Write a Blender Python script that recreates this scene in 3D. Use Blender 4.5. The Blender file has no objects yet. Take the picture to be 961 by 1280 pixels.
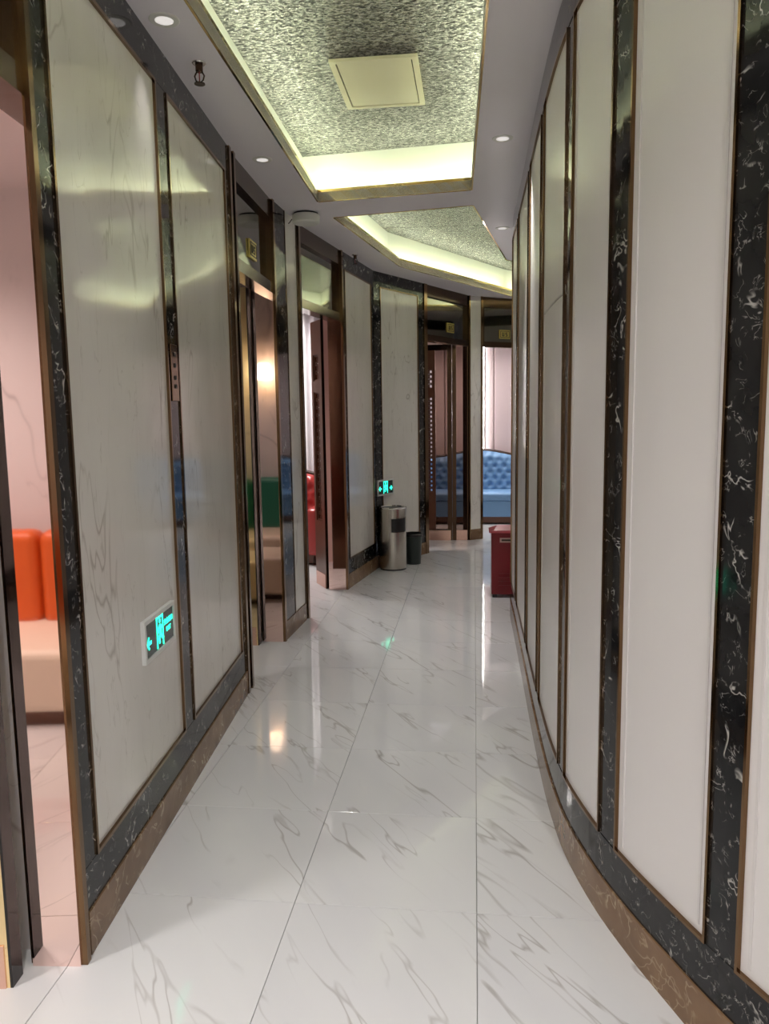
import bpy, bmesh, math, random
from mathutils import Vector, Matrix
from mathutils.geometry import tessellate_polygon
random.seed(7)
SC = bpy.context.scene
COL = SC.collection

# ------------------------------------------------------------------ camera
FPX, CX, CY, EYE = 971.0, 480.5, 640.0, 1.6
v = Vector((592.6 - CX, 517.3 - CY, FPX)).normalized()          # corridor axis seen by the lens
d = Vector((114.0, 0, FPX)); d.y = -(v.x * d.x + v.z * d.z) / v.y; d.normalize()   # straight down
r = d.cross(v)
cam = bpy.data.cameras.new('camera'); cam.sensor_fit = 'HORIZONTAL'; cam.sensor_width = 36
cam.lens = FPX * 36 / 961; cam.clip_start = 0.02; cam.clip_end = 60
co = bpy.data.objects.new('camera', cam); COL.objects.link(co)
X = Vector((r.x, v.x, -d.x)); U = Vector((-r.y, -v.y, d.y)); B = Vector((-r.z, -v.z, d.z))
m = Matrix.Identity(4)
for i in range(3): m[i][0], m[i][1], m[i][2] = X[i], U[i], B[i]
m[2][3] = EYE
co.matrix_world = m
SC.camera = co

# ------------------------------------------------------------------ world, exposure
w = bpy.data.worlds.new('world'); SC.world = w; w.use_nodes = True
w.node_tree.nodes['Background'].inputs[0].default_value = (0.9, 0.9, 1, 1)
w.node_tree.nodes['Background'].inputs[1].default_value = 0.02
SC.view_settings.view_transform = 'Standard'; SC.view_settings.look = 'None'
SC.view_settings.gamma = 1; SC.view_settings.use_curve_mapping = False
SC.view_settings.exposure = 1.32
SC.cycles.use_denoising = True
SC.cycles.max_bounces = 10; SC.cycles.diffuse_bounces = 5; SC.cycles.glossy_bounces = 6
SC.cycles.sample_clamp_indirect = 6; SC.cycles.caustics_reflective = True
LED_COVE = 16.0        # ceiling cove strips
SPOT_W = 33.0           # recessed downlights of the corridor
ROOM_W = 52.0          # added unseen lights of the rooms

CEIL = 3.045

# ------------------------------------------------------------------ materials
MATS = {}
def newmat(name):
    mt = bpy.data.materials.new(name); mt.use_nodes = True
    nt = mt.node_tree; MATS[name] = mt
    return mt, nt, nt.nodes['Principled BSDF']
def flat(name, col, rough=.5, metal=0., **kw):
    mt, nt, b = newmat(name)
    b.inputs['Base Color'].default_value = (*col, 1); b.inputs['Roughness'].default_value = rough
    b.inputs['Metallic'].default_value = metal
    for k, x in kw.items(): b.inputs[k].default_value = x
    return mt
def N(nt, t, **kw):
    n = nt.nodes.new(t)
    for k, x in kw.items(): setattr(n, k, x)
    return n
def noise(nt, vec, scale, detail=4, rough=.5, dist=0.):
    n = N(nt, 'ShaderNodeTexNoise'); n.inputs['Scale'].default_value = scale; n.inputs['Detail'].default_value = detail
    n.inputs['Roughness'].default_value = rough; n.inputs['Distortion'].default_value = dist
    nt.links.new(vec, n.inputs['Vector']); return n.outputs['Fac']
def mathn(nt, op, a, b=None, clamp=False):
    n = N(nt, 'ShaderNodeMath', operation=op); n.use_clamp = clamp
    for i, x in enumerate((a, b)):
        if x is None: continue
        if isinstance(x, (int, float)): n.inputs[i].default_value = x
        else: nt.links.new(x, n.inputs[i])
    return n.outputs[0]
def maprange(nt, x, a, b, c, e):
    n = N(nt, 'ShaderNodeMapRange'); n.inputs[1].default_value = a; n.inputs[2].default_value = b
    n.inputs[3].default_value = c; n.inputs[4].default_value = e
    nt.links.new(x, n.inputs[0]); return n.outputs[0]
def mapping(nt, vec, rot=(0, 0, 0), scale=(1, 1, 1), vt='POINT'):
    n = N(nt, 'ShaderNodeMapping', vector_type=vt); n.inputs['Rotation'].default_value = rot; n.inputs['Scale'].default_value = scale
    nt.links.new(vec, n.inputs['Vector']); return n.outputs[0]
def coords(nt, shuffle=False):
    t = N(nt, 'ShaderNodeTexCoord').outputs['Object']
    if not shuffle: return t
    oi = N(nt, 'ShaderNodeObjectInfo')
    a = N(nt, 'ShaderNodeVectorMath', operation='SCALE'); nt.links.new(oi.outputs['Location'], a.inputs[0]); a.inputs['Scale'].default_value = 3.7
    b = N(nt, 'ShaderNodeVectorMath', operation='ADD'); nt.links.new(t, b.inputs[0]); nt.links.new(a.outputs[0], b.inputs[1])
    return b.outputs[0]
def mix(nt, f, a, b):
    n = N(nt, 'ShaderNodeMix', data_type='RGBA')
    nt.links.new(f, n.inputs[0])
    for i, x in ((6, a), (7, b)):
        if isinstance(x, tuple): n.inputs[i].default_value = (*x, 1)
        else: nt.links.new(x, n.inputs[i])
    return n.outputs[2]
def vein(nt, vec, scale, width, dist=.6, detail=3, mscale=1.2, mlo=.45, mhi=.62):
    nz = noise(nt, vec, scale, detail, .55, dist)
    rdg = mathn(nt, 'ABSOLUTE', mathn(nt, 'SUBTRACT', nz, .5))
    line = maprange(nt, rdg, 0, width, 1, 0)
    mk = maprange(nt, noise(nt, vec, scale * mscale, 2), mlo, mhi, 0, 1)
    return mathn(nt, 'MULTIPLY', line, mk, True)
def marble(name, base, vcol, cloud, rot, stretch, scale, width, rough, shuffle=False, strength=.8, second=None, wavy=0., mlo=.45, mhi=.62, vdist=.6, vt='POINT', spec=.5):
    mt, nt, b = newmat(name)
    vec = mapping(nt, coords(nt, shuffle), rot, stretch, vt)
    c = mix(nt, maprange(nt, noise(nt, vec, scale * .8, 4), .35, .7, 0, 1), base, cloud)
    c = mix(nt, mathn(nt, 'MULTIPLY', vein(nt, vec, scale, width, vdist, mlo=mlo, mhi=mhi), strength), c, vcol)
    if second: c = mix(nt, mathn(nt, 'MULTIPLY', vein(nt, vec, second[0], second[1], vdist * 2, mlo=mlo, mhi=mhi), second[2]), c, vcol)
    b.inputs['Specular IOR Level'].default_value = spec; nt.links.new(c, b.inputs['Base Color']); b.inputs['Roughness'].default_value = rough
    if wavy:
        bp = N(nt, 'ShaderNodeBump'); bp.inputs['Strength'].default_value = wavy; bp.inputs['Distance'].default_value = .02
        nt.links.new(noise(nt, coords(nt), 3.2, 1), bp.inputs['Height']); nt.links.new(bp.outputs[0], b.inputs['Normal'])
    return mt
marble('floor_marble', (.74, .75, .74), (.22, .195, .165), (.67, .68, .69), (0, 0, -.95), (3.2, .55, 1), 1.3, .009, .05, True, .55, (2.9, .011, .5), mlo=.48, mhi=.62, vdist=.08, vt='TEXTURE')
marble('wall_marble', (.76, .735, .69), (.33, .29, .24), (.68, .655, .61), (.35, 0, 0), (2.2, 2.2, .55), 1.6, .010, .085, False, .6, (4.5, .012, .35), wavy=.2)
marble('black_marble', (.010, .010, .011), (.62, .60, .56), (.022, .022, .022), (.4, .3, .5), (1, 1, 1), 9., .016, .07, False, .85, (21., .02, .5), mlo=.52, mhi=.62, spec=.3)
marble('brown_marble', (.17, .095, .048), (.55, .42, .26), (.27, .165, .09), (.6, .2, .4), (1, 1, 1), 7., .016, .18, False, .8, (3., .01, .5), spec=.3)
marble('room_marble', (.84, .82, .82), (.42, .36, .36), (.77, .75, .76), (.5, .3, .2), (1.3, 1.3, .6), .9, .012, .12, False, .7, (2.2, .01, .4))
flat('bronze', (.21, .13, .07), .12, 1.)
flat('dark_bronze', (.085, .05, .03), .16, .9)
flat('rose_mirror', (.92, .70, .64), .035, 1.)
flat('gold_mirror', (.62, .45, .19), .07, 1.)
flat('pale_gold', (.93, .74, .42), .06, 1.)
flat('transom_glass', (.17, .16, .135), .05, 1.)
flat('gloss_black', (.008, .007, .007), .06)
flat('paint', (.84, .81, .83), .5)
flat('cove_paint', (.74, .76, .70), .5)
flat('white_panel', (.80, .775, .76), .30)
flat('panel_moulding', (.74, .715, .70), .3)
flat('steel', (.62, .60, .56), .28, 1.)
flat('chrome', (.75, .74, .72), .12, 1.)
flat('black_plastic', (.015, .015, .016), .35)
flat('green_plastic', (.028, .042, .038), .38)
flat('white_plastic', (.72, .72, .66), .4)
flat('sign_white', (.74, .75, .73), .35)
flat('sign_dark', (.02, .035, .03), .15)
flat('red_paint', (.26, .012, .02), .32)
flat('label_pale', (.72, .48, .42), .5)
flat('plaque_gold', (.72, .56, .16), .3, .5)
flat('ink', (.05, .035, .02), .5)
flat('hatch', (.66, .61, .43), .4)
flat('kick_plate', (.80, .52, .42), .15, .9)
flat('carved_wood', (.13, .05, .025), .3)
flat('dark_wood', (.045, .018, .010), .3)
flat('orange_leather', (.70, .12, .015), .45)
flat('cream_leather', (.85, .74, .60), .5)
flat('teal_leather', (.02, .20, .13), .45)
flat('red_leather', (.42, .05, .045), .28)
flat('blue_velvet', (.17, .33, .56), .5)
flat('padded_pink', (.62, .50, .50), .6)
flat('curtain', (.92, .90, .92), .9)
flat('room_wall', (.55, .42, .38), .6)
flat('corridor_end', (.62, .60, .56), .5)
flat('grout', (.42, .42, .40), .7)
flat('tinted_glass', (.34, .25, .21), .02, 0., **{'Transmission Weight': 1.0, 'IOR': 1.1})
def emit(name, col, s):
    mt, nt, b = newmat(name)
    b.inputs['Base Color'].default_value = (*col, 1); b.inputs['Emission Color'].default_value = (*col, 1)
    b.inputs['Emission Strength'].default_value = s; return mt
emit('led_cove', (.92, 1., .72), LED_COVE)
emit('led_white', (1, .95, .92), 22)
emit('spot_lens', (1, .96, .92), .22)
emit('sign_green', (.02, .85, .50), 1.5)
emit('lamp_shade', (1, .86, .62), 3)
def foil():
    mt, nt, b = newmat('silver_foil')
    vec = mapping(nt, coords(nt), (0, 0, .35), (1, 1.8, 1))
    b.inputs['Base Color'].default_value = (.56, .55, .54, 1); b.inputs['Metallic'].default_value = 1; b.inputs['Roughness'].default_value = .13
    n1 = noise(nt, vec, 46, 3, .6, .5)
    h = mathn(nt, 'ADD', n1, noise(nt, vec, 18, 2, .5, .5))
    nt.links.new(mix(nt, maprange(nt, n1, .42, .60, 0, 1), (.03, .03, .034), (.47, .46, .455)), b.inputs['Base Color'])
    bp = N(nt, 'ShaderNodeBump'); bp.inputs['Strength'].default_value = 1.; bp.inputs['Distance'].default_value = .014
    nt.links.new(h, bp.inputs['Height']); nt.links.new(bp.outputs[0], b.inputs['Normal'])
foil()
def brushed():
    mt, nt, b = newmat('brushed_steel')
    b.inputs['Base Color'].default_value = (.60, .57, .51, 1); b.inputs['Metallic'].default_value = 1
    b.inputs['Roughness'].default_value = .27; b.inputs['Anisotropic'].default_value = .4
brushed()

# ------------------------------------------------------------------ mesh helpers
def V(p, z=0.): return Vector((p[0], p[1], z))
class MB:
    def __init__(s): s.v = []; s.f = []; s.sm = False
    def add(s, vs, fs):
        o = len(s.v); s.v += [tuple(q) for q in vs]; s.f += [tuple(i + o for i in q) for q in fs]; return s
    def hexa(s, p):      # 8 corners: bottom ring 0-3, top ring 4-7
        return s.add(p, [(3, 2, 1, 0), (4, 5, 6, 7), (0, 1, 5, 4), (1, 2, 6, 5), (2, 3, 7, 6), (3, 0, 4, 7)])
    def box(s, x0, x1, y0, y1, z0, z1):
        return s.hexa([(x0, y0, z0), (x1, y0, z0), (x1, y1, z0), (x0, y1, z0), (x0, y0, z1), (x1, y0, z1), (x1, y1, z1), (x0, y1, z1)])
    def obox(s, P, u, n, s0, s1, d0, d1, z0, z1):    # box in a wall frame
        q = [Vector((P[0], P[1], 0)) + u * a + n * b for a, b in ((s0, d0), (s1, d0), (s1, d1), (s0, d1))]
        return s.hexa([(k.x, k.y, z0) for k in q] + [(k.x, k.y, z1) for k in q])
    def lathe(s, prof, c=(0, 0), seg=28, cap=True):
        o = len(s.v)
        for rr, z in prof:
            for i in range(seg):
                a = 2 * math.pi * i / seg; s.v.append((c[0] + rr * math.cos(a), c[1] + rr * math.sin(a), z))
        for k in range(len(prof) - 1):
            for i in range(seg):
                j = (i + 1) % seg; s.f.append((o + k * seg + i, o + k * seg + j, o + (k + 1) * seg + j, o + (k + 1) * seg + i))
        if cap:
            s.f.append(tuple(o + i for i in reversed(range(seg)))); s.f.append(tuple(o + (len(prof) - 1) * seg + i for i in range(seg)))
        return s
    def tube(s, pts, rad, seg=8):
        o = len(s.v); n = len(pts)
        for k, p in enumerate(pts):
            p = Vector(p); t = (Vector(pts[min(k + 1, n - 1)]) - Vector(pts[max(k - 1, 0)])).normalized()
            a = t.orthogonal().normalized(); b = t.cross(a)
            for i in range(seg):
                g = 2 * math.pi * i / seg; s.v.append(tuple(p + a * rad * math.cos(g) + b * rad * math.sin(g)))
        for k in range(n - 1):
            for i in range(seg):
                j = (i + 1) % seg; s.f.append((o + k * seg + i, o + k * seg + j, o + (k + 1) * seg + j, o + (k + 1) * seg + i))
        s.f.append(tuple(o + i for i in reversed(range(seg)))); s.f.append(tuple(o + (n - 1) * seg + i for i in range(seg)))
        return s
    def build(s, name, mat, parent=None, smooth=False, bevel=0., seg=2):
        me = bpy.data.meshes.new(name); me.from_pydata(s.v, [], s.f); me.update()
        if bevel or True:
            bm = bmesh.new(); bm.from_mesh(me)
            if bevel:
                bmesh.ops.bevel(bm, geom=list(bm.edges), offset=bevel, segments=seg, affect='EDGES', profile=.5, clamp_overlap=True)
            bmesh.ops.recalc_face_normals(bm, faces=bm.faces); bm.to_mesh(me); bm.free()
        if smooth:
            for q in me.polygons: q.use_smooth = True
        me.materials.append(MATS[mat])
        ob = bpy.data.objects.new(name, me); COL.objects.link(ob)
        if parent: ob.parent = parent
        if smooth and bevel:
            md = ob.modifiers.new('edge', 'WEIGHTED_NORMAL'); md.keep_sharp = True
        return ob
def tag(o, label, cat, group=None, kind=None):
    o['label'] = label; o['category'] = cat
    if group: o['group'] = group
    if kind: o['kind'] = kind
    return o
def struct(o, label, cat): return tag(o, label, cat, kind='structure')
def empty(name, loc=(0, 0, 0), rz=0.):
    e = bpy.data.objects.new(name, None); COL.objects.link(e); e.location = loc; e.rotation_euler = (0, 0, rz)
    e.empty_display_size = .05; return e
def poly_prism(poly, z0, z1, holes=()):
    mb = MB(); loops = [poly] + list(holes); flatp = [p for L in loops for p in L]
    tris = tessellate_polygon([[Vector((p[0], p[1], 0)) for p in L] for L in loops])
    n = len(flatp)
    mb.v = [(p[0], p[1], z0) for p in flatp] + [(p[0], p[1], z1) for p in flatp]
    for t in tris: mb.f.append(tuple(t)); mb.f.append(tuple(i + n for i in reversed(t)))
    o = 0
    for L in loops:
        k = len(L)
        for i in range(k):
            j = (i + 1) % k; mb.f.append((o + i, o + j, o + j + n, o + i + n))
        o += k
    return mb
def offset(poly, dist):      # counter-clockwise polygon, positive = outwards
    out = []; n = len(poly)
    for i in range(n):
        a, b, c = Vector(poly[i - 1]), Vector(poly[i]), Vector(poly[(i + 1) % n])
        e1 = (b - a).normalized(); e2 = (c - b).normalized()
        n1 = Vector((e1.y, -e1.x)); n2 = Vector((e2.y, -e2.x)); h = (n1 + n2); h = h / max(h.dot(n1), .3)
        out.append(tuple(b + h * dist))
    return out

# ------------------------------------------------------------------ floor
fl = MB().box(-5.2, 3.4, -3.2, 13.0, -.12, -.012).build('floor', 'grout')
struct(fl, 'polished white marble tile floor running along the corridor', 'floor')
def tile_mesh():
    h, b = .2991, .0010
    mb = MB(); mb.v = [(sx * h, sy * h, -.0118) for sx, sy in ((-1, -1), (1, -1), (1, 1), (-1, 1))] + [(sx * h, sy * h, -b) for sx, sy in ((-1, -1), (1, -1), (1, 1), (-1, 1))] \
        + [(sx * (h - b), sy * (h - b), 0) for sx, sy in ((-1, -1), (1, -1), (1, 1), (-1, 1))]
    for o in (0, 4):
        for i in range(4): j = (i + 1) % 4; mb.f.append((o + i, o + j, o + 4 + j, o + 4 + i))
    mb.f.append((8, 9, 10, 11)); return mb
t0 = tile_mesh().build('tile', 'floor_marble', fl); first = True
for i in range(-6, 5):
    for j in range(-4, 18):
        t = t0 if first else t0.copy()
        if not first: COL.objects.link(t)
        first = False
        t.location = (.008 + .6 * i - .3, 1.745 + .6 * j + .3, 0)

# ------------------------------------------------------------------ ceiling with two coves
HOLE1 = [(-.94, .35), (.11, .45), (-.02, 5.30), (-1.05, 5.41)]
HOLE2 = [(-1.02, 5.85), (-.01, 5.69), (.30, 7.70), (.95, 8.30), (1.35, 9.7), (1.05, 10.75), (.47, 10.02), (-.72, 7.83)]
ce = poly_prism([(-5.2, -3.2), (3.4, -3.2), (3.4, 13.), (-5.2, 13.)], CEIL, CEIL + .06, (HOLE1, HOLE2)).build('ceiling', 'paint')
struct(ce, 'plain painted ceiling with two lit recessed coves', 'ceiling')
LIPZ = CEIL + .078; TOPZ = 3.385
for hi, H in enumerate((HOLE1, HOLE2)):
    T = offset(H, .13); k = len(H)
    for i in range(k):
        a, b = Vector(H[i]), Vector(H[(i + 1) % k]); u = (b - a); L = u.length; u.normalize(); n = Vector((u.y, -u.x))
        u3, n3 = Vector((*u, 0)), Vector((*n, 0))
        MB().obox(a, u3, n3, 0, L, 0, .010, CEIL - .003, LIPZ).build('gold_lip', 'gold_mirror', ce)
        a2, b2 = Vector(T[i]), Vector(T[(i + 1) % k]); u2 = (b2 - a2); L2 = u2.length; u2.normalize(); n2 = Vector((u2.y, -u2.x, 0)); u2 = Vector((*u2, 0))
        MB().obox(a2, u2, n2, 0, L2, 0, .03, CEIL + .06, TOPZ).build('cove_wall', 'cove_paint', ce)
        MB().obox(a2, u2, -n2, .09, L2 - .09, .092, .106, CEIL + .062, CEIL + .070).build('led_strip', 'led_cove', ce)
    if hi == 0:
        poly_prism(T, TOPZ, TOPZ + .02).build('embossed_panel', 'silver_foil', ce)
    else:
        sp = 7.75          # joint between two embossed sheets
        for side in (0, 1):
            ob = poly_prism(T, TOPZ, TOPZ + .02).build('embossed_panel', 'silver_foil', ce)
            bm = bmesh.new(); bm.from_mesh(ob.data)
            bmesh.ops.bisect_plane(bm, geom=list(bm.verts) + list(bm.edges) + list(bm.faces), plane_co=(0, sp + (.004 if side else -.004), 0), plane_no=(-.05, 1, 0), clear_outer=side == 0, clear_inner=side == 1)
            bm.to_mesh(ob.data); bm.free()
        MB().box(-1.4, 1.7, 5.5, 11.2, TOPZ + .021, TOPZ + .03).build('cove_backing', 'black_plastic', ce)
# access hatch in the first cove
h = empty('access_hatch', (-.505, 4.42, TOPZ)); tag(h, 'cream square access hatch set in the silver embossed cove ceiling', 'hatch')
W2, L2 = .225, .31
mb = MB()
for x0, x1, y0, y1 in ((-W2, W2, -L2, -L2 + .03), (-W2, W2, L2 - .03, L2), (-W2, -W2 + .03, -L2 + .03, L2 - .03), (W2 - .03, W2, -L2 + .03, L2 - .03)): mb.box(x0, x1, y0, y1, -.016, -.001)
mb.build('hatch_frame', 'hatch', h)
MB().box(-W2 + .036, W2 - .036, -L2 + .036, L2 - .036, -.013, -.001).build('hatch_lid', 'hatch', h)

# ------------------------------------------------------------------ left walls
class Seg:
    def __init__(s, P, Q, flip=False):
        s.P = P; u = Vector((Q[0] - P[0], Q[1] - P[1], 0)); s.L = u.length; s.u = u.normalized()
        s.n = Vector((s.u.y, -s.u.x, 0)) * (-1 if flip else 1)
    def at(s, a, z=0., dd=0.): q = V(s.P) + s.u * a + s.n * dd; return Vector((q.x, q.y, z))
    def box(s, s0, s1, z0, z1, d0, d1): return MB().obox(s.P, s.u, s.n, s0, s1, d0, d1, z0, z1)
BBH, PB, PT = .135, .27, 2.90
def framed_panel(sg, par, s0, s1, z0, z1, mat='wall_marble', t=.012):
    sg.box(s0 + t, s1 - t, z0 + t, z1 - t, .0, .005).build('marble_panel', mat, par)
    for q in ((s0, s0 + t, z0, z1), (s1 - t, s1, z0, z1), (s0 + t, s1 - t, z0, z0 + t), (s0 + t, s1 - t, z1 - t, z1)):
        sg.box(*q, .0, .016).build('panel_trim', 'bronze', par)
def skirting(sg, s0, s1, name, label):
    o = sg.box(s0, s1, 0, BBH, .0, .017).build(name, 'brown_marble'); return struct(o, label, 'baseboard')
# first wall: two marble panels between black stone
S1 = Seg((-1.16, 2.05), (-1.33, 4.32))
w1 = S1.box(-.05, 2.33, 0, CEIL, -.15, 0).build('wall_left', 'dark_bronze')
struct(w1, 'corridor wall with two veined marble panels framed in black stone', 'wall')
framed_panel(S1, w1, .075, 1.01, PB, PT); framed_panel(S1, w1, 1.14, 2.115, PB, PT)
for a, b in ((-.012, .075), (1.01, 1.14), (2.115, 2.20)): S1.box(a, b, PB, PT, 0, .010).build('stone_strip', 'black_marble', w1)
S1.box(-.05, 2.20, BBH, PB, 0, .011).build('stone_band', 'black_marble', w1)
S1.box(-.05, 2.20, PT, CEIL, 0, .011).build('stone_band', 'black_marble', w1)
for a, b, dd in ((-.055, -.030, .022), (-.030, -.012, .014), (2.20, 2.24, .022), (2.24, 2.29, .012), (2.29, 2.33, .024)):
    S1.box(a, b, 0 if a < 0 or a > 2.19 else BBH, CEIL, 0, dd).build('edge_trim', 'bronze' if dd > .02 else 'dark_bronze', w1)
skirting(S1, -.012, 2.20, 'baseboard_left', 'brown veined marble baseboard under the two large marble panels')
# pillar between the second and the third doorway
S2 = Seg((-1.36, 5.29), (-1.33, 5.98))
w2 = S2.box(0, .69, 0, CEIL, -.15, 0).build('wall_left_pillar', 'dark_bronze')
struct(w2, 'narrow wall pier with one slim marble panel beside a dark strip', 'wall')
S2.box(.035, .30, BBH, CEIL, 0, .012).build('stone_strip', 'black_marble', w2)
S2.box(.31, .60, BBH, CEIL, 0, .008).build('marble_panel', 'wall_marble', w2)
for a, b, dd in ((0, .035, .022), (.30, .31, .016), (.60, .64, .014), (.64, .69, .024)): S2.box(a, b, 0 if a < .1 or a > .59 else BBH, CEIL, 0, dd).build('edge_trim', 'bronze' if dd > .015 else 'dark_bronze', w2)
skirting(S2, .035, .60, 'baseboard_pillar', 'short brown marble baseboard of the narrow pier')
# third wall and fourth wall meeting at an obtuse corner
S3 = Seg((-1.18, 6.97), (-1.02, 8.0))
w3 = S3.box(0, S3.L + .02, 0, CEIL, -.15, 0).build('wall_left_far', 'dark_bronze')
struct(w3, 'wall with a single marble panel before the corner with the bin', 'wall')
framed_panel(S3, w3, .10, S3.L - .10, PB, PT)
S3.box(.03, .10, PB, PT, 0, .010).build('stone_strip', 'black_marble', w3)
S3.box(S3.L - .10, S3.L, PB, PT, 0, .010).build('stone_strip', 'black_marble', w3)
S3.box(.03, S3.L, BBH, PB, 0, .011).build('stone_band', 'black_marble', w3)
S3.box(.03, S3.L, PT, CEIL, 0, .011).build('stone_band', 'black_marble', w3)
S3.box(-.0, .03, 0, CEIL, 0, .022).build('edge_trim', 'bronze', w3)
skirting(S3, .03, S3.L, 'baseboard_left_far', 'brown marble baseboard along the wall before the steel bin')
S4 = Seg((-1.02, 8.0), (-.54, 8.93))
w4 = S4.box(0, S4.L, 0, CEIL, -.15, 0).build('wall_corner', 'dark_bronze')
struct(w4, 'angled wall with a marble panel behind the steel bin', 'wall')
framed_panel(S4, w4, .11, .86, PB, PT)
S4.box(.0, .11, PB, PT, 0, .010).build('stone_strip', 'black_marble', w4)
S4.box(.86, .98, PB, PT, 0, .010).build('stone_strip', 'black_marble', w4)
S4.box(.0, .98, BBH, PB, 0, .011).build('stone_band', 'black_marble', w4)
S4.box(.0, .98, PT, CEIL, 0, .011).build('stone_band', 'black_marble', w4)
S4.box(.98, S4.L, 0, CEIL, 0, .022).build('edge_trim', 'bronze', w4)
skirting(S4, .0, .98, 'baseboard_corner', 'brown marble baseboard behind the steel bin')
# slim pier between the two far doorways
S5 = Seg((-.07, 9.87), (.10, 10.0))
w5 = S5.box(0, S5.L, 0, CEIL, -.12, 0).build('wall_far_pillar', 'dark_bronze')
struct(w5, 'slim cream pier between the two farthest doorways', 'wall')
S5.box(.018, S5.L - .03, BBH, CEIL, 0, .008).build('marble_panel', 'wall_marble', w5)
S5.box(0, .018, 0, CEIL, 0, .02).build('edge_trim', 'bronze', w5); S5.box(S5.L - .03, S5.L, 0, CEIL, 0, .02).build('edge_trim', 'bronze', w5)
skirting(S5, .018, S5.L - .03, 'baseboard_far_pillar', 'tiny brown marble baseboard of the slim far pier')
# wall past the last doorway, hidden behind the curve
S6 = Seg((.95, 10.62), (2.2, 11.4))
w6 = S6.box(0, S6.L, 0, CEIL, -.12, 0).build('wall_far', 'wall_marble'); struct(w6, 'marble wall past the farthest doorway', 'wall')
# wall on this side of the first doorway, beside and behind the viewer
S0 = Seg((-.98, -2.9), (-1.09, 1.02))
w0 = S0.box(0, S0.L, 0, CEIL, -.15, 0).build('wall_left_near', 'wall_marble'); struct(w0, 'marble wall before the first doorway', 'wall')
wb = MB().box(-1.2, 2.0, -3.0, -2.9, 0, CEIL).build('wall_back', 'corridor_end'); struct(wb, 'pale wall closing the corridor behind the viewer', 'wall')

# ------------------------------------------------------------------ right wall: a smooth curve of white panels
CP = [(1.55, -2.9), (1.45, -1.5), (1.25, .0), (1.02, .95), (.81, 1.42), (.625, 1.80), (.535, 2.02), (.465, 2.21), (.400, 2.43), (.345, 2.72), (.322, 3.0), (.312, 3.3), (.307, 3.8), (.306, 4.4), (.305, 5.0), (.303, 5.6), (.301, 6.12), (.325, 6.28), (.42, 6.40), (.75, 6.62), (1.15, 7.0), (1.6, 7.9), (1.95, 9.2), (2.2, 11.3)]
def catmull(P, k=10):
    out = []
    for i in range(len(P) - 1):
        p0, p1, p2, p3 = (Vector(P[max(i - 1, 0)]), Vector(P[i]), Vector(P[i + 1]), Vector(P[min(i + 2, len(P) - 1)]))
        for j in range(k):
            t = j / k
            out.append(.5 * ((2 * p1) + (p2 - p0) * t + (2 * p0 - 5 * p1 + 4 * p2 - p3) * t * t + (3 * p1 - p0 - 3 * p2 + p3) * t ** 3))
    out.append(Vector(P[-1])); return out
RC = catmull(CP)
ARC = [0.]
for i in range(1, len(RC)): ARC.append(ARC[-1] + (RC[i] - RC[i - 1]).length)
def rpt(a):
    a = min(max(a, 0), ARC[-1] - 1e-6)
    for i in range(len(ARC) - 1):
        if ARC[i + 1] >= a:
            t = (a - ARC[i]) / (ARC[i + 1] - ARC[i]); p = RC[i].lerp(RC[i + 1], t)
            e = .01
            break
    return p
def rnrm(a):
    t = (rpt(a + .02) - rpt(a - .02)).normalized(); return Vector((-t.y, t.x))
def arc_of_y(y):
    for i in range(len(RC) - 1):
        if RC[i].y <= y <= RC[i + 1].y:
            return ARC[i] + (ARC[i + 1] - ARC[i]) * (y - RC[i].y) / (RC[i + 1].y - RC[i].y)
def rbox(a0, a1, z0, z1, d0, d1, step=.06):
    n = max(1, int(math.ceil((a1 - a0) / step))); mb = MB()
    for i in range(n + 1):
        a = a0 + (a1 - a0) * i / n; p = rpt(a); q = rnrm(a)
        for dd, z in ((d0, z0), (d1, z0), (d1, z1), (d0, z1)): mb.v.append((p.x + q.x * dd, p.y + q.y * dd, z))
    for i in range(n):
        for k in range(4):
            l = (k + 1) % 4; mb.f.append((i * 4 + k, i * 4 + l, i * 4 + 4 + l, i * 4 + 4 + k))
    mb.f.append((0, 1, 2, 3)); mb.f.append(tuple(n * 4 + k for k in (3, 2, 1, 0))); return mb
wr = rbox(0, ARC[-1], 0, CEIL, -.12, 0).build('wall_right', 'dark_bronze')
struct(wr, 'curved corridor wall of tall white panels between black stone strips', 'wall')
END = arc_of_y(6.17)
strips = [(arc_of_y(a), arc_of_y(b)) for a, b in ((-1.0, -.9), (-.2, -.1), (.55, .65), (1.22, 1.315), (1.79, 1.885), (2.295, 2.40), (2.775, 2.88), (3.545, 3.66), (4.35, 4.465), (5.39, 5.50))] + [(END, END + .05)]
prev = 0.
for k, (a0, a1) in enumerate(strips):
    rbox(a0, a1, PB, PT, 0, .010).build('stone_strip', 'black_marble', wr)
    parts = [(PB + .009, PT - .009)]
    if k == 7: parts = [(PB + .009, 2.022), (2.030, PT - .009)]          # flush door head joint
    for z0, z1 in parts:
        pn = rbox(prev + .008, a0 - .008, z0, z1, 0, .006).build('white_panel', 'white_panel', wr, smooth=False)
        for q in pn.data.polygons: q.use_smooth = False
    for q0, q1 in ((prev, prev + .008), (a0 - .008, a0)): rbox(q0, q1, PB, PT, 0, .017).build('panel_trim', 'bronze', wr)
    for z0, z1 in ((PB, PB + .009), (PT - .009, PT)): rbox(prev + .008, a0 - .008, z0, z1, 0, .017).build('panel_trim', 'bronze', wr)
    if k < 9:
        for q0 in (prev + .032, a0 - .040): rbox(q0, q0 + .008, PB + .03, PT - .03, .006, .0085).build('panel_moulding', 'panel_moulding', wr)
    prev = a1
rbox(prev, ARC[-1], PB, PT, 0, .006).build('white_panel', 'white_panel', wr)
rbox(0, ARC[-1], BBH, PB, 0, .012).build('stone_band', 'black_marble', wr)
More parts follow.
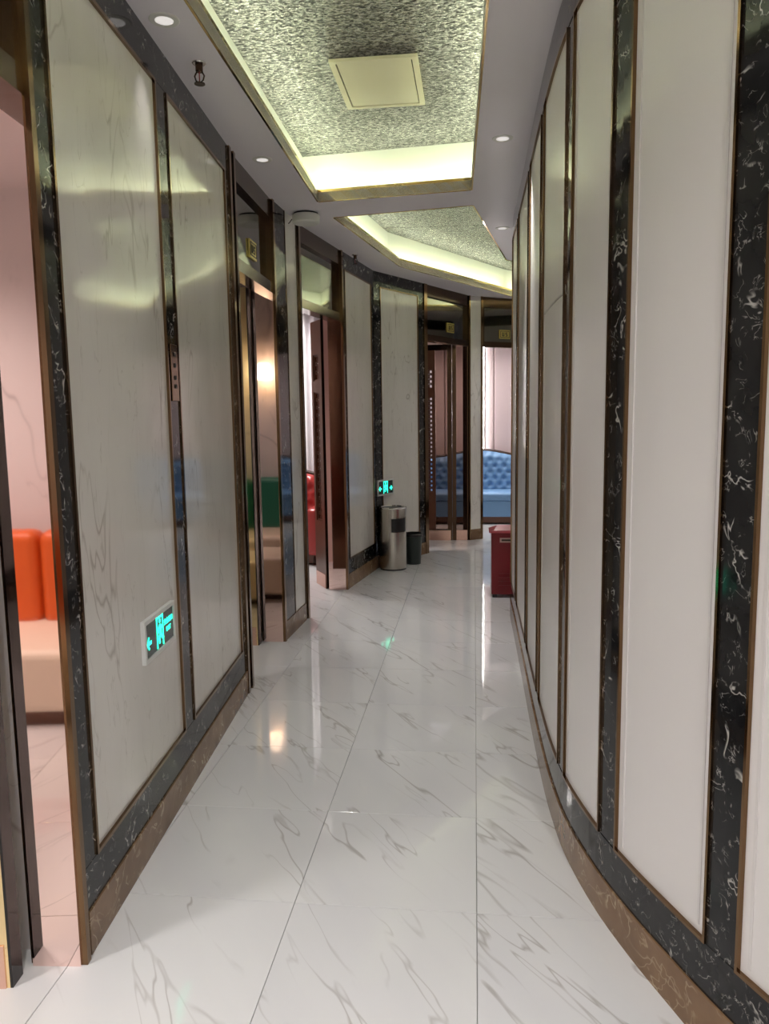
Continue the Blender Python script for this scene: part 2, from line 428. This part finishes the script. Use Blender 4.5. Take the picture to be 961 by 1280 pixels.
rbox(0, ARC[-1], PT, CEIL, 0, .012).build('stone_band', 'black_marble', wr)
br = rbox(0, ARC[-1], 0, BBH, 0, .018).build('baseboard_right', 'brown_marble')
struct(br, 'brown veined marble baseboard following the curved white wall', 'baseboard')

# ------------------------------------------------------------------ rooms behind the doorways
def wallbox(name, mat, label, *b): return struct(MB().box(*b).build(name, mat), label, 'wall')
wallbox('wall_room_west', 'room_marble', 'far side wall of the rooms', -4.7, -4.6, -1.1, 12.9, 0, CEIL)
wallbox('wall_orange_room', 'room_marble', 'white marble wall behind the orange sofa', -4.6, -1.22, -1.12, -1.02, 0, CEIL)
wallbox('wall_partition', 'room_marble', 'partition wall between the first and second rooms', -4.6, -1.325, 2.045, 2.16, 0, CEIL)
wallbox('wall_partition_middle', 'room_wall', 'partition wall between the second and third rooms', -4.6, -1.52, 5.50, 5.60, 0, CEIL)
wallbox('wall_partition_far', 'room_wall', 'partition wall behind the white curtain', -4.6, -.75, 9.12, 9.22, 0, CEIL)
wfr = wallbox('wall_blue_room', 'room_wall', 'wall behind the blue tufted sofa', -4.6, 3.0, 12.15, 12.25, 0, CEIL)
xs = [-1.9, -1.45, -.95, -.45, .16, .30, .72, 1.2, 1.7]
for a, b in zip(xs[:-1], xs[1:]):
    if abs(a - .16) < .01: continue
    MB().box(a + .006, b - .006, 12.10, 12.15, .35, 2.62).build('padded_panel', 'padded_pink', wfr, bevel=.012)
MB().box(.16 + .006, .30 - .006, 12.10, 12.15, .35, 2.62).build('padded_panel', 'padded_pink', wfr, bevel=.012)
ls = empty('wall_light', (.115, 12.08, 1.0)); tag(ls, 'vertical white light strip on the wall beside the blue sofa', 'light')
MB().box(-.035, .035, 0, .02, 0, 1.66).build('housing', 'white_plastic', ls)
MB().box(-.026, .026, -.012, -.0005, .01, 1.65).build('diffuser', 'led_white', ls)

# ------------------------------------------------------------------ doorways
def lattice(P, u, n, s0, s1, z0, z1, t=.014, cell=.055):
    mb = MB()
    for a, b, c, e in ((s0, s0 + t, z0, z1), (s1 - t, s1, z0, z1), (s0, s1, z0, z0 + t), (s0, s1, z1 - t, z1)): mb.obox(P, u, n, a, b, -.012, .012, c, e)
    nx = max(2, round((s1 - s0) / cell)); nz = max(2, round((z1 - z0) / cell)); cw, ch = (s1 - s0) / nx, (z1 - z0) / nz
    for i in range(nx):
        for j in range(nz):                # small square rings joined at their corners by short bars
            cx, cz = s0 + cw * (i + .5), z0 + ch * (j + .5); g = .36; q = .007
            for a, b, c, e in ((-g, g, -g, -g), (-g, g, g, g), (-g, -g, -g, g), (g, g, -g, g)):
                mb.obox(P, u, n, cx + a * cw - q, cx + b * cw + q, -.004, .004, cz + c * ch - q, cz + e * ch + q)
            mb.obox(P, u, n, cx - q, cx + q, -.008, .008, cz + g * ch, cz + ch * .64); mb.obox(P, u, n, cx + g * cw, cx + cw * .64, -.008, .008, cz - q, cz + q)
    return mb
def leaf(door, P, u, n, W, Hh, glass='pale_gold', lat=.26, handle=True, cell=.055):
    # leaf starts at P (hinge), runs along u, n = side that faces the viewer
    t = .022
    lf = MB()
    for a, b, c, e in ((0, .05, 0, Hh), (W - .05, W, 0, Hh), (.05, W - .05, Hh - .07, Hh), (.05, W - .05, 0, .14)): lf.obox(P, u, n, a, b, -t, t, c, e)
    f = lf.build('door_leaf', {'pale_gold': 'pale_gold', 'tinted_glass': 'dark_bronze'}.get(glass, 'carved_wood'), door)
    MB().obox(P, u, n, -.008, -.0005, -t - .012, t, 0, Hh).build('hinge_edge', 'gloss_black' if glass == 'pale_gold' else 'dark_bronze', f)
    sp = W - .05 - lat if lat else W - .05
    MB().obox(P, u, n, .05, sp, -.005, .005, .14, Hh - .07).build('pane', glass, f)
    MB().obox(P, u, n, .01, W - .01, t, t + .004, .0, .13).build('kick_plate', 'kick_plate', f)
    if lat:
        MB().obox(P, u, n, sp, sp + .03, -t, t, .14, Hh - .07).build('stile', 'carved_wood', f)
        MB().obox(P, u, n, sp + .03, W - .05, -t, t, .14, .62).build('lower_panel', 'carved_wood', f)
        lattice(P, u, n, sp + .03, W - .05, .62, 1.82, cell=cell).build('lattice', 'carved_wood', f)
        MB().obox(P, u, n, sp + .03, W - .05, -t, t, 1.82, 1.92).build('rail', 'carved_wood', f)
        lattice(P, u, n, sp + .03, W - .05, 1.92, 2.16, cell=cell).build('lattice', 'carved_wood', f)
        MB().obox(P, u, n, sp + .03, W - .05, -t, t, 2.16, Hh - .07).build('upper_panel', 'carved_wood', f)
    if not handle: return f
    hb = MB().tube([V(P, 1.0) + u * (W - .10) + n * .06, V(P, 1.35) + u * (W - .10) + n * .06], .012)
    for z in (1.03, 1.32): hb.tube([V(P, z) + u * (W - .10) + n * .0, V(P, z) + u * (W - .10) + n * .06], .008)
    hb.build('door_handle', 'bronze', f, smooth=True)
    return f
def transom(door, A, Bp, plaque=None, z0=2.50, z1=2.94):
    sg = Seg(A, Bp); L = sg.L
    sg.box(0, L, z1, CEIL, -.10, .004).build('lintel', 'dark_bronze', door)
    sg.box(0, L, z0 - .07, z0, -.10, .006).build('transom_rail', 'dark_bronze', door)
    for a, b in ((0, .03), (L - .03, L)): sg.box(a, b, z0, z1, -.06, .004).build('transom_frame', 'dark_bronze', door)
    sg.box(.03, L - .03, z1 - .02, z1, -.06, .004).build('transom_frame', 'dark_bronze', door)
    sg.box(.03, L - .03, z0, z1 - .02, -.035, -.028).build('transom_pane', 'transom_glass', door)
    if plaque:
        s, zc, lab = plaque; w2, h2 = .085, .055
        e = empty('room_plaque', sg.at(s, zc, -.026), math.atan2(sg.u.y, sg.u.x)); tag(e, lab, 'sign')
        MB().box(-w2, w2, -.010, 0, -h2, h2).build('plate', 'plaque_gold', e)
        bo = MB(); q = .007
        for a, b, c, g in ((-w2 + .012, w2 - .012, h2 - .02, h2 - .02 + q), (-w2 + .012, w2 - .012, -h2 + .013, -h2 + .013 + q), (-w2 + .012, -w2 + .012 + q, -h2 + .013, h2 - .013), (w2 - .012 - q, w2 - .012, -h2 + .013, h2 - .013)): bo.box(a, b, -.013, -.0105, c, g)
        bo.build('border', 'ink', e)
        mk = MB()
        for a, b, c, g in ((-.045, -.033, -.025, .025), (-.020, -.010, -.025, .025), (-.033, -.02, -.025, -.015), (.008, .040, .015, .025), (.008, .018, -.004, .025), (.008, .040, -.005, .004), (.030, .040, -.025, .0), (.008, .040, -.025, -.016)): mk.box(a, b, -.013, -.0105, c, g)
        mk.build('mark', 'ink', e)
Xm = Vector((-1, 0, 0)); Yp = Vector((0, 1, 0)); Ym = Vector((0, -1, 0))
def jamb(door, J, inn, f, width, z1=2.50, mat='rose_mirror'):
    MB().obox(J, inn, f, -.004, width, -.004, .006, .0, z1).build('jamb_plate', mat, door)
# first doorway
D1 = empty('door_1', (-1.2, 1.5, 0)); struct(D1, 'doorway with rose gold mirror jamb reflecting an orange sofa', 'door')
def relocate(e):           # children were built in world space
    for c in e.children: c.matrix_parent_inverse = Matrix.Translation(-Vector(e.location))
J1 = S1.at(-.056, 0, 0); jamb(D1, (J1.x, J1.y), -S1.n, -S1.u, .14)
leaf(D1, (J1.x - .155, J1.y - .085), (-S1.n + Vector((0, -.05, 0))).normalized(), -S1.u, .82, 2.46)
transom(D1, (-1.09, 1.02), (J1.x, J1.y), None)
# second doorway
D2 = empty('door_2', (-1.35, 4.8, 0)); struct(D2, 'doorway with mirror jamb and dark transom beside the slim pier', 'door')
jamb(D2, (-1.36, 5.288), Xm, Ym, .14)
leaf(D2, (-1.515, 5.21), Xm, Ym, .82, 2.46)
P2a = S1.at(2.33, 0, 0); transom(D2, (P2a.x, P2a.y), (-1.36, 5.285), (.50, 2.63, 'small gold framed plaque on the dark transom beside the ceiling detector'))
# third doorway
D3 = empty('door_3', (-1.25, 6.5, 0)); struct(D3, 'doorway with copper jamb opening onto a red tufted sofa', 'door')
jamb(D3, (-1.182, 6.968), Xm, Ym, .155)
leaf(D3, (-1.352, 7.01), Vector((-.493, .870, 0)).normalized(), Vector((-.870, -.493, 0)).normalized(), .29, 2.46, 'rose_mirror', .19, False, .07)
transom(D3, (-1.328, 5.982), (-1.18, 6.968), None)
# fourth doorway, bronze glass
D4 = empty('door_4', (-.3, 9.4, 0)); struct(D4, 'doorway with bronze glass leaf and carved lattice edge', 'door')
MB().obox((-.075, 9.872), Xm, Ym, .012, .15, -.004, .004, .13, 2.5).build('side_glass', 'tinted_glass', D4)
MB().obox((-.075, 9.872), Xm, Ym, 0, .15, -.012, .012, 0, .13).build('kick_plate', 'kick_plate', D4)
for a in (0, .15): MB().obox((-.075, 9.872), Xm, Ym, a, a + .05 if a else .012, -.02, .02, .0, 2.5).build('jamb_post', 'dark_bronze', D4)
leaf(D4, (-.285, 9.86), Vector((-1, .03, 0)).normalized(), Vector((-.03, -1, 0)).normalized(), .42, 2.46, 'tinted_glass', .17, False)
transom(D4, (-.54, 8.93), (-.07, 9.87), (.62, 2.62, 'small gold plaque on the transom over the bronze glass door'))
# fifth doorway
D5 = empty('door_5', (.5, 10.3, 0)); struct(D5, 'open doorway onto the blue tufted sofa', 'door')
transom(D5, (.10, 10.0), (.95, 10.62), (.37, 2.60, 'small gold plaque on the transom in front of the blue sofa room'))
for D in (D1, D2, D3, D4, D5): relocate(D)

# ------------------------------------------------------------------ sofas
def grid(mb, nx, nz, fn):
    o = len(mb.v)
    for j in range(nz + 1):
        for i in range(nx + 1): mb.v.append(tuple(fn(i / nx, j / nz)))
    for j in range(nz):
        for i in range(nx): a = o + j * (nx + 1) + i; mb.f.append((a, a + 1, a + nx + 2, a + nx + 1))
def tufted_sofa(name, label, loc, W, D, seat, back, mat, arms=True, rz=0.):
    e = empty(name, loc, rz); tag(e, label, 'sofa')
    MB().box(-W / 2 + .02, W / 2 - .02, .04, D - .02, .02, .11).build('base', 'carved_wood', e)
    MB().box(-W / 2, W / 2, .0, D, .11, seat - .11).build('apron', mat, e, smooth=True, bevel=.02)
    n = max(1, round(W / .75)); iw = (W - (.24 if arms else 0)) / n; x0 = -W / 2 + (.12 if arms else 0)
    for k in range(n): MB().box(x0 + k * iw + .003, x0 + (k + 1) * iw - .003, -.02, D - .14, seat - .112, seat).build('seat_cushion', mat, e, smooth=True, bevel=.035, seg=3)
    sx, sz = .14, .15; hB = back - seat + .05
    def crest(x): return back - .05 + .05 * math.cos(x / W * math.pi * 2 * max(1, round(W / 1.3))) + .02
    pts = []
    for j in range(-1, int(hB / sz) + 3):
        for i in range(-int(W / sx / 2) - 2, int(W / sx / 2) + 3): pts.append(((i + (j % 2) * .5) * sx, seat + .07 + j * sz * .62))
    def surf(a, b):
        x = -W / 2 + W * a; top = crest(x); z = seat - .06 + (top - seat + .06) * b
        dm = min((x - p[0]) ** 2 + (z - p[1]) ** 2 for p in pts) ** .5
        y = D - .13 - .055 * min(1, dm / .075) ** .8 + (.10 * max(0, b - .9) / .1 * .6)
        return (x, y + .04 * (1 - b) * 0, z)
    mb = MB(); nx, nz = int(W / .028), 26; grid(mb, nx, nz, surf)
    mb.build('backrest', mat, e, smooth=True)
    mb = MB(); grid(mb, nx, 2, lambda a, b: (-W / 2 + W * a, D - .02, .11 + (crest(-W / 2 + W * a) - .11) * b)); mb.build('back_panel', mat, e)
    MB().tube([(-W / 2 + W * i / 40, D - .05, crest(-W / 2 + W * i / 40) + .005) for i in range(41)], .028).build('crest_rail', 'dark_wood', e, smooth=True)
    mb = MB()
    for p in pts:
        if abs(p[0]) < W / 2 - .03 and seat < p[1] < crest(p[0]) - .06:
            mb.box(p[0] - .008, p[0] + .008, D - .145, D - .128, p[1] - .008, p[1] + .008)
    b = mb.build('buttons', mat, e); b['kind'] = 'stuff'
    if arms:
        for s in (-1, 1):
            x = s * (W / 2 - .07)
            mb = MB(); mb.box(x - .07, x + .07, -.03, D - .06, .11, seat + .19); mb.build('armrest', mat, e, smooth=True, bevel=.05, seg=4)
            MB().lathe([(.02, 0), (.03, .03), (.02, .11)], (x, .06), 12).build('leg', 'dark_wood', e, smooth=True)
    return e
tufted_sofa('tufted_sofa', 'red leather tufted sofa in front of the white curtain', (-2.22, 8.10, 0), 1.15, .80, .43, .98, 'red_leather')
tufted_sofa('tufted_sofa', 'blue tufted sofa with dark carved crest against pink padded wall', (.1, 11.28, 0), 2.9, .80, .46, 1.02, 'blue_velvet', False)
def plain_sofa(name, label, loc, W, D, seat, back, bmat, smat, rz=0.):
    e = empty(name, loc, rz); tag(e, label, 'sofa')
    MB().box(-W / 2 + .03, W / 2 - .03, .04, D - .03, 0, .07).build('plinth', 'carved_wood', e)
    MB().box(-W / 2, W / 2, 0, D, .07, seat).build('seat', smat, e, smooth=True, bevel=.05, seg=4)
    n = 2
    for k in range(n): MB().box(-W / 2 + W / n * k + .004, -W / 2 + W / n * (k + 1) - .004, D - .20, D - .01, seat - .03, back).build('back_cushion', bmat, e, smooth=True, bevel=.06, seg=4)
    return e
plain_sofa('sofa', 'orange backed sofa with cream seat mirrored in the rose gold jamb', (-2.21, .16, 0), 1.5, .82, .41, .95, 'orange_leather', 'cream_leather', math.pi)
plain_sofa('sofa', 'green backed sofa with cream seat mirrored in the second jamb', (-2.35, 3.05, 0), 1.9, .82, .41, .95, 'teal_leather', 'cream_leather', math.pi)
ot = empty('ottoman', (-1.95, 3.75, 0)); tag(ot, 'low cream ottoman in front of the green backed sofa', 'ottoman')
MB().box(-.35, .35, -.3, .3, .04, .38).build('cushion', 'cream_leather', ot, smooth=True, bevel=.05, seg=4)
MB().box(-.30, .30, -.25, .25, 0, .04).build('plinth', 'dark_wood', ot)
wl = empty('wall_lamp', (-2.25, 2.16, 2.0)); tag(wl, 'small glowing wall lamp above the green backed sofa', 'lamp')
MB().box(-.03, .03, 0, .09, .05, .09).build('bracket', 'bronze', wl)
MB().lathe([(.085, .0), (.06, .17)], (0, .12), 20, False).build('lamp_shade', 'lamp_shade', wl, smooth=True)
# white curtain behind the red sofa
mb = MB(); grid(mb, 240, 1, lambda a, b: (-3.3 + 1.95 * a, 9.04 + .03 * math.sin(a * 2 * math.pi * 17), .03 + 2.9 * b))
cu = mb.build('curtain', 'curtain', None, smooth=True); tag(cu, 'white pleated curtain hanging behind the red tufted sofa', 'curtain')

# ------------------------------------------------------------------ things on the ceiling
def downlight(loc, label, group, watts, col=(1, .95, .94), z=CEIL, spread=88, soft=.03):
    e = empty('downlight', (loc[0], loc[1], z)); tag(e, label, 'downlight', group)
    MB().lathe([(.034, -.004), (.052, -.004), (.056, -.001), (.056, .0), (.034, .0)], seg=28, cap=False).build('ring', 'white_plastic', e, smooth=False)
    MB().lathe([(.0335, -.0035), (.0335, -.001)], seg=24).build('lens', 'spot_lens', e)
    l = bpy.data.lights.new('downlight_beam', 'SPOT'); l.energy = watts; l.color = col; l.spot_size = math.radians(spread); l.spot_blend = 1.; l.shadow_soft_size = soft
    o = bpy.data.objects.new('downlight_beam', l); COL.objects.link(o); o.location = (0, 0, -.012); o.parent = e
    return e
G = 'recessed downlights along the corridor'
for p, lab in (((-1.125, 2.93), 'round recessed downlight beside the sprinkler above the marble panels'), ((-1.19, 4.50), 'round recessed downlight by the dark transom near the ceiling unit')): downlight(p, lab, G, SPOT_W * .12, spread=60)
for p, lab in (((.15, 4.37), 'round recessed downlight between the hatch cove and the white panels'), ((.22, 6.40), 'round recessed downlight beside the second cove where the white wall ends')): downlight(p, lab, G, SPOT_W * 1.1, spread=78)
for p in ((-1.02, 1.35), (.72, .95), (.95, -.5), (-.95, -.3), (.9, -1.9), (-.2, -1.9)): downlight(p, 'round recessed downlight over the near end of the corridor', G, SPOT_W, spread=140)
GR = 'added unseen lights for the rooms'
for p, s, lab in (((-2.5, .7), 1.7, 'added unseen light in front of the orange backed sofa'), ((-2.9, .0), 1.5, 'added unseen light directly over the orange backed sofa'), ((-2.3, 3.4), .8, 'added unseen light over the green sofa room'), ((-2.2, 7.6), 1.6, 'added unseen light in front of the red tufted sofa'), ((-2.2, 8.5), 2.2, 'added unseen light between the red tufted sofa and the curtain'), ((.4, 11.2), 1.4, 'added unseen light before the light strip by the blue sofa'), ((-.7, 11.2), 1.3, 'added unseen light behind the bronze glass door'), ((.9, 9.2), .35, 'added unseen light by the far curve of the corridor')):
    downlight(p, lab, GR, ROOM_W * s, (1, .94, .92), spread=140, soft=.16)  # unseen lights added to brighten the rooms, shaped as recessed downlights
def sprinkler(loc, label):
    e = empty('fire_sprinkler', (loc[0], loc[1], CEIL)); e.scale = (.85, .85, .85); tag(e, label, 'sprinkler', 'ceiling sprinklers')
    MB().lathe([(.030, -.008), (.034, -.004), (.034, 0)], seg=20).build('escutcheon', 'chrome', e)
    MB().lathe([(.014, -.045), (.018, -.04), (.018, -.008)], seg=14).build('body', 'dark_bronze', e)
    a = MB()
    for s in (-1, 1): a.tube([(s * .014, 0, -.045), (s * .024, 0, -.062), (s * .018, 0, -.082), (0, 0, -.094)], .004)
    a.build('frame_arms', 'dark_bronze', e, smooth=True)
    MB().lathe([(.003, -.09), (.003, -.045)], seg=8).build('bulb', 'red_paint', e)
    MB().lathe([(.026, -.100), (.026, -.096), (.010, -.093)], seg=16).build('deflector', 'dark_bronze', e)
sprinkler((-1.12, 3.28), 'metal fire sprinkler hanging from the ceiling above the large marble panels')
sprinkler((-1.07, 7.18), 'metal fire sprinkler hanging from the ceiling past the red sofa doorway')
e = empty('ceiling_detector', (-1.20, 5.70, CEIL)); tag(e, 'round cream ceiling unit wired to the narrow pier', 'detector')
MB().lathe([(.088, -.014), (.088, 0)], seg=40).build('mount', 'black_plastic', e)
MB().lathe([(.085, -.072), (.097, -.064), (.100, -.016), (.094, -.012)], seg=40).build('housing', 'white_plastic', e, smooth=False)
MB().tube([(-.095, 0, -.03), (-.11, .005, -.040), (-.125, .01, -.058), (-.135, .01, -.062), (-.139, .012, -.062)], .0035).build('cable', 'black_plastic', e, smooth=True)

# ------------------------------------------------------------------ exit signs, control strip
def text_mesh(s, size):
    c = bpy.data.curves.new('lettering', 'FONT'); c.body = s; c.size = size; c.align_x = 'CENTER'; c.align_y = 'CENTER'; c.extrude = .0008
    o = bpy.data.objects.new('lettering', c); COL.objects.link(o)
    bpy.context.view_layer.update()
    me = bpy.data.meshes.new_from_object(o.evaluated_get(bpy.context.evaluated_depsgraph_get()))
    bpy.data.objects.remove(o); return me
def runner(mb, y, cx, s, flip=1):
    # running figure inside a doorway
    def bar(pts, wd):
        for (x0, z0), (x1, z1) in zip(pts[:-1], pts[1:]):
            a = Vector((x1 - x0, z1 - z0)).normalized(); q = Vector((-a.y, a.x)) * wd
            P = [(cx + flip * s * (x + q.x * k), s * (z + q.y * k)) for (x, z, k) in ((x0, z0, 1), (x0, z0, -1), (x1, z1, -1), (x1, z1, 1))]
            mb.hexa([(p[0], y - .0015, p[1]) for p in P] + [(p[0], y, p[1]) for p in P])
    bar([(.02, .20), (.04, -.06)], .07); bar([(.0, .2), (-.16, .10), (-.2, -.02)], .035); bar([(.03, .19), (.16, .08), (.24, .14)], .035)
    bar([(.03, -.05), (-.10, -.18), (-.06, -.36)], .045); bar([(.05, -.05), (.16, -.22), (.30, -.28)], .045)
    o = [(cx + flip * s * (-.02 + .075 * math.cos(t * math.pi / 5)), s * (.33 + .075 * math.sin(t * math.pi / 5))) for t in range(10)]
    mb.add([(p[0], y - .0015, p[1]) for p in o], [tuple(range(10))])
def exit_sign(loc, rz, label, w2, h2, both):
    e = empty('exit_sign', loc, rz); tag(e, label, 'sign')
    fr = MB(); b = .016
    for x0, x1, z0, z1 in ((-w2, w2, h2 - b, h2), (-w2, w2, -h2, -h2 + b), (-w2, -w2 + b, -h2 + b, h2 - b), (w2 - b, w2, -h2 + b, h2 - b)): fr.box(x0, x1, -.016, 0, z0, z1)
    fr.build('frame', 'sign_white', e)
    MB().box(-w2 + b, w2 - b, -.011, 0, -h2 + b, h2 - b).build('face', 'sign_dark', e)
    y = -.0115; ih = h2 - b - .004
    dr = MB(); dw = ih * .62; q = .007
    for x0, x1, z0, z1 in ((-dw, -dw + q, -ih, ih), (dw - q, dw, -ih, ih), (-dw, dw, ih - q, ih)): dr.box(x0, x1, y - .0015, y, z0, z1)
    dr.build('door_symbol', 'sign_green', e)
    rn = MB(); runner(rn, y, 0, ih * 2.1); rn.build('running_figure', 'sign_green', e)
    def arrow(sgn, x):
        a = MB(); L = .034; o = [(0, 0), (.024, .026), (.032, .020), (.020, .007), (L + .018, .007), (L + .018, -.007), (.020, -.007), (.032, -.020), (.024, -.026)]
        P = [(x + sgn * (px - .02), pz) for px, pz in o]; n = len(P)
        a.add([(p[0], y - .0015, p[1] - .012) for p in P], [tuple(range(n))]); a.build('arrow', 'sign_green', e)
    arrow(1, -w2 + b + .026)
    if both: arrow(-1, w2 - b - .026)
    else:
        for s, z, sz in (('安全出口', .018, .026), ('EXIT', -.014, .026)):
            me = text_mesh(s, sz); me.materials.append(MATS['sign_green']); o = bpy.data.objects.new('lettering', me); COL.objects.link(o)
            o.parent = e; o.rotation_euler = (math.pi / 2, 0, 0); o.location = (w2 - b - .058, y - .0005, z)
    return e
ang = lambda sg: math.atan2(sg.u.y, sg.u.x)
exit_sign(S1.at(.735, .79, .0055), ang(S1), 'green glowing exit sign with left arrow on the large marble panel', .175, .08, False)
exit_sign(S4.at(.145, .845, .0165), ang(S4), 'green glowing exit sign with two arrows above the steel bin', .15, .083, True)
e = empty('control_strip', S1.at(1.075, 1.785, .0105), ang(S1)); tag(e, 'slim metal button plate on the black strip between marble panels', 'control plate')
MB().box(-.045, .045, -.008, 0, -.115, .115).build('plate', 'bronze', e, bevel=.002)
for z in (.075, .03, -.02, -.055):
    MB().tube([(0, -.0075, z), (0, -.012, z)], .009, 14).build('button', 'black_plastic', e)

# ------------------------------------------------------------------ bins and red box
e = empty('litter_bin', (-.845, 7.985, 0), math.radians(18)); tag(e, 'tall brushed steel litter bin with dark opening below the exit sign', 'bin')
R_ = .142
def arc_shell(mb, r0, a0, a1, z0, z1, n=18, th=.004):
    for i in range(n):
        p, q = math.radians(a0 + (a1 - a0) * i / n), math.radians(a0 + (a1 - a0) * (i + 1) / n)
        c = [(r0 * math.cos(p), r0 * math.sin(p)), (r0 * math.cos(q), r0 * math.sin(q)), ((r0 - th) * math.cos(q), (r0 - th) * math.sin(q)), ((r0 - th) * math.cos(p), (r0 - th) * math.sin(p))]
        mb.hexa([(x, y, z0) for x, y in c] + [(x, y, z1) for x, y in c])
    return mb
body = MB(); oa, ob_ = 252, 326          # opening between these angles
arc_shell(body, R_, 0, 360, .015, .40, 48); arc_shell(body, R_, 0, 360, .545, .645, 48); arc_shell(body, R_, ob_, oa + 360, .40, .545, 40)
body.build('shell', 'brushed_steel', e)
MB().lathe([(.10, .405), (.10, .54)], (0, 0), 24).build('liner', 'black_plastic', e)
MB().lathe([(.137, 0), (.137, .015)], (0, 0), 36).build('base_ring', 'black_plastic', e)
arc_shell(MB(), R_ - .001, oa - 1, ob_ + 1, .405, .54, 16, .03).build('opening', 'black_plastic', e)
MB().lathe([(.143, .640), (.146, .648), (.143, .656), (.120, .656), (.116, .640)], (0, 0), 40).build('top_rim', 'chrome', e)
MB().lathe([(.114, .641), (.114, .648)], (0, 0), 32).build('ash_tray', 'black_plastic', e)
e = empty('waste_basket', (-.655, 8.275, 0)); tag(e, 'small dark green waste basket beside the steel litter bin', 'bin')
MB().lathe([(.080, 0), (.096, .30), (.090, .30), (.075, .012)], (0, 0), 32, False).build('basket', 'green_plastic', e, smooth=False)
MB().lathe([(.075, .004), (.075, .012)], (0, 0), 24).build('bottom', 'green_plastic', e)
MB().lathe([(.094, .30), (.105, .302), (.105, .33), (.098, .335), (.090, .33), (.090, .30)], (0, 0), 32, False).build('rim', 'black_plastic', e)
e = empty('red_box', (.375, 6.86, 0)); tag(e, 'dark red metal box with sloped lid where the white wall ends', 'box')
hw, hd = .225, .14
MB().box(-hw, hw, -hd, hd, .03, .575).build('body', 'red_paint', e, bevel=.004)
lid = MB(); lid.hexa([(-hw - .022, -hd - .02, .575), (hw + .022, -hd - .02, .575), (hw + .022, hd + .02, .575), (-hw - .022, hd + .02, .575), (-hw + .015, -hd + .01, .592), (hw - .015, -hd + .01, .592), (hw - .06, hd - .04, .612), (-hw + .06, hd - .04, .612)])
lid.build('lid', 'red_paint', e)
MB().box(-hw + .07, -hw + .175, -hd - .003, -hd, .49, .53).build('label_plate', 'label_pale', e)
MB().box(-hw + .085, -hw + .165, -hd - .0045, -hd - .003, .502, .518).build('label_print', 'ink', e)
for k in range(4): MB().box(-hw + .06, hw - .06, -hd - .006, -hd, .10 + k * .035, .112 + k * .035).build('louvre', 'red_paint', e)
for x in (-1, 1):
    for y in (-1, 1): MB().box(x * (hw - .03) - .02, x * (hw - .03) + .02, y * (hd - .03) - .02, y * (hd - .03) + .02, 0, .03).build('foot', 'black_plastic', e)
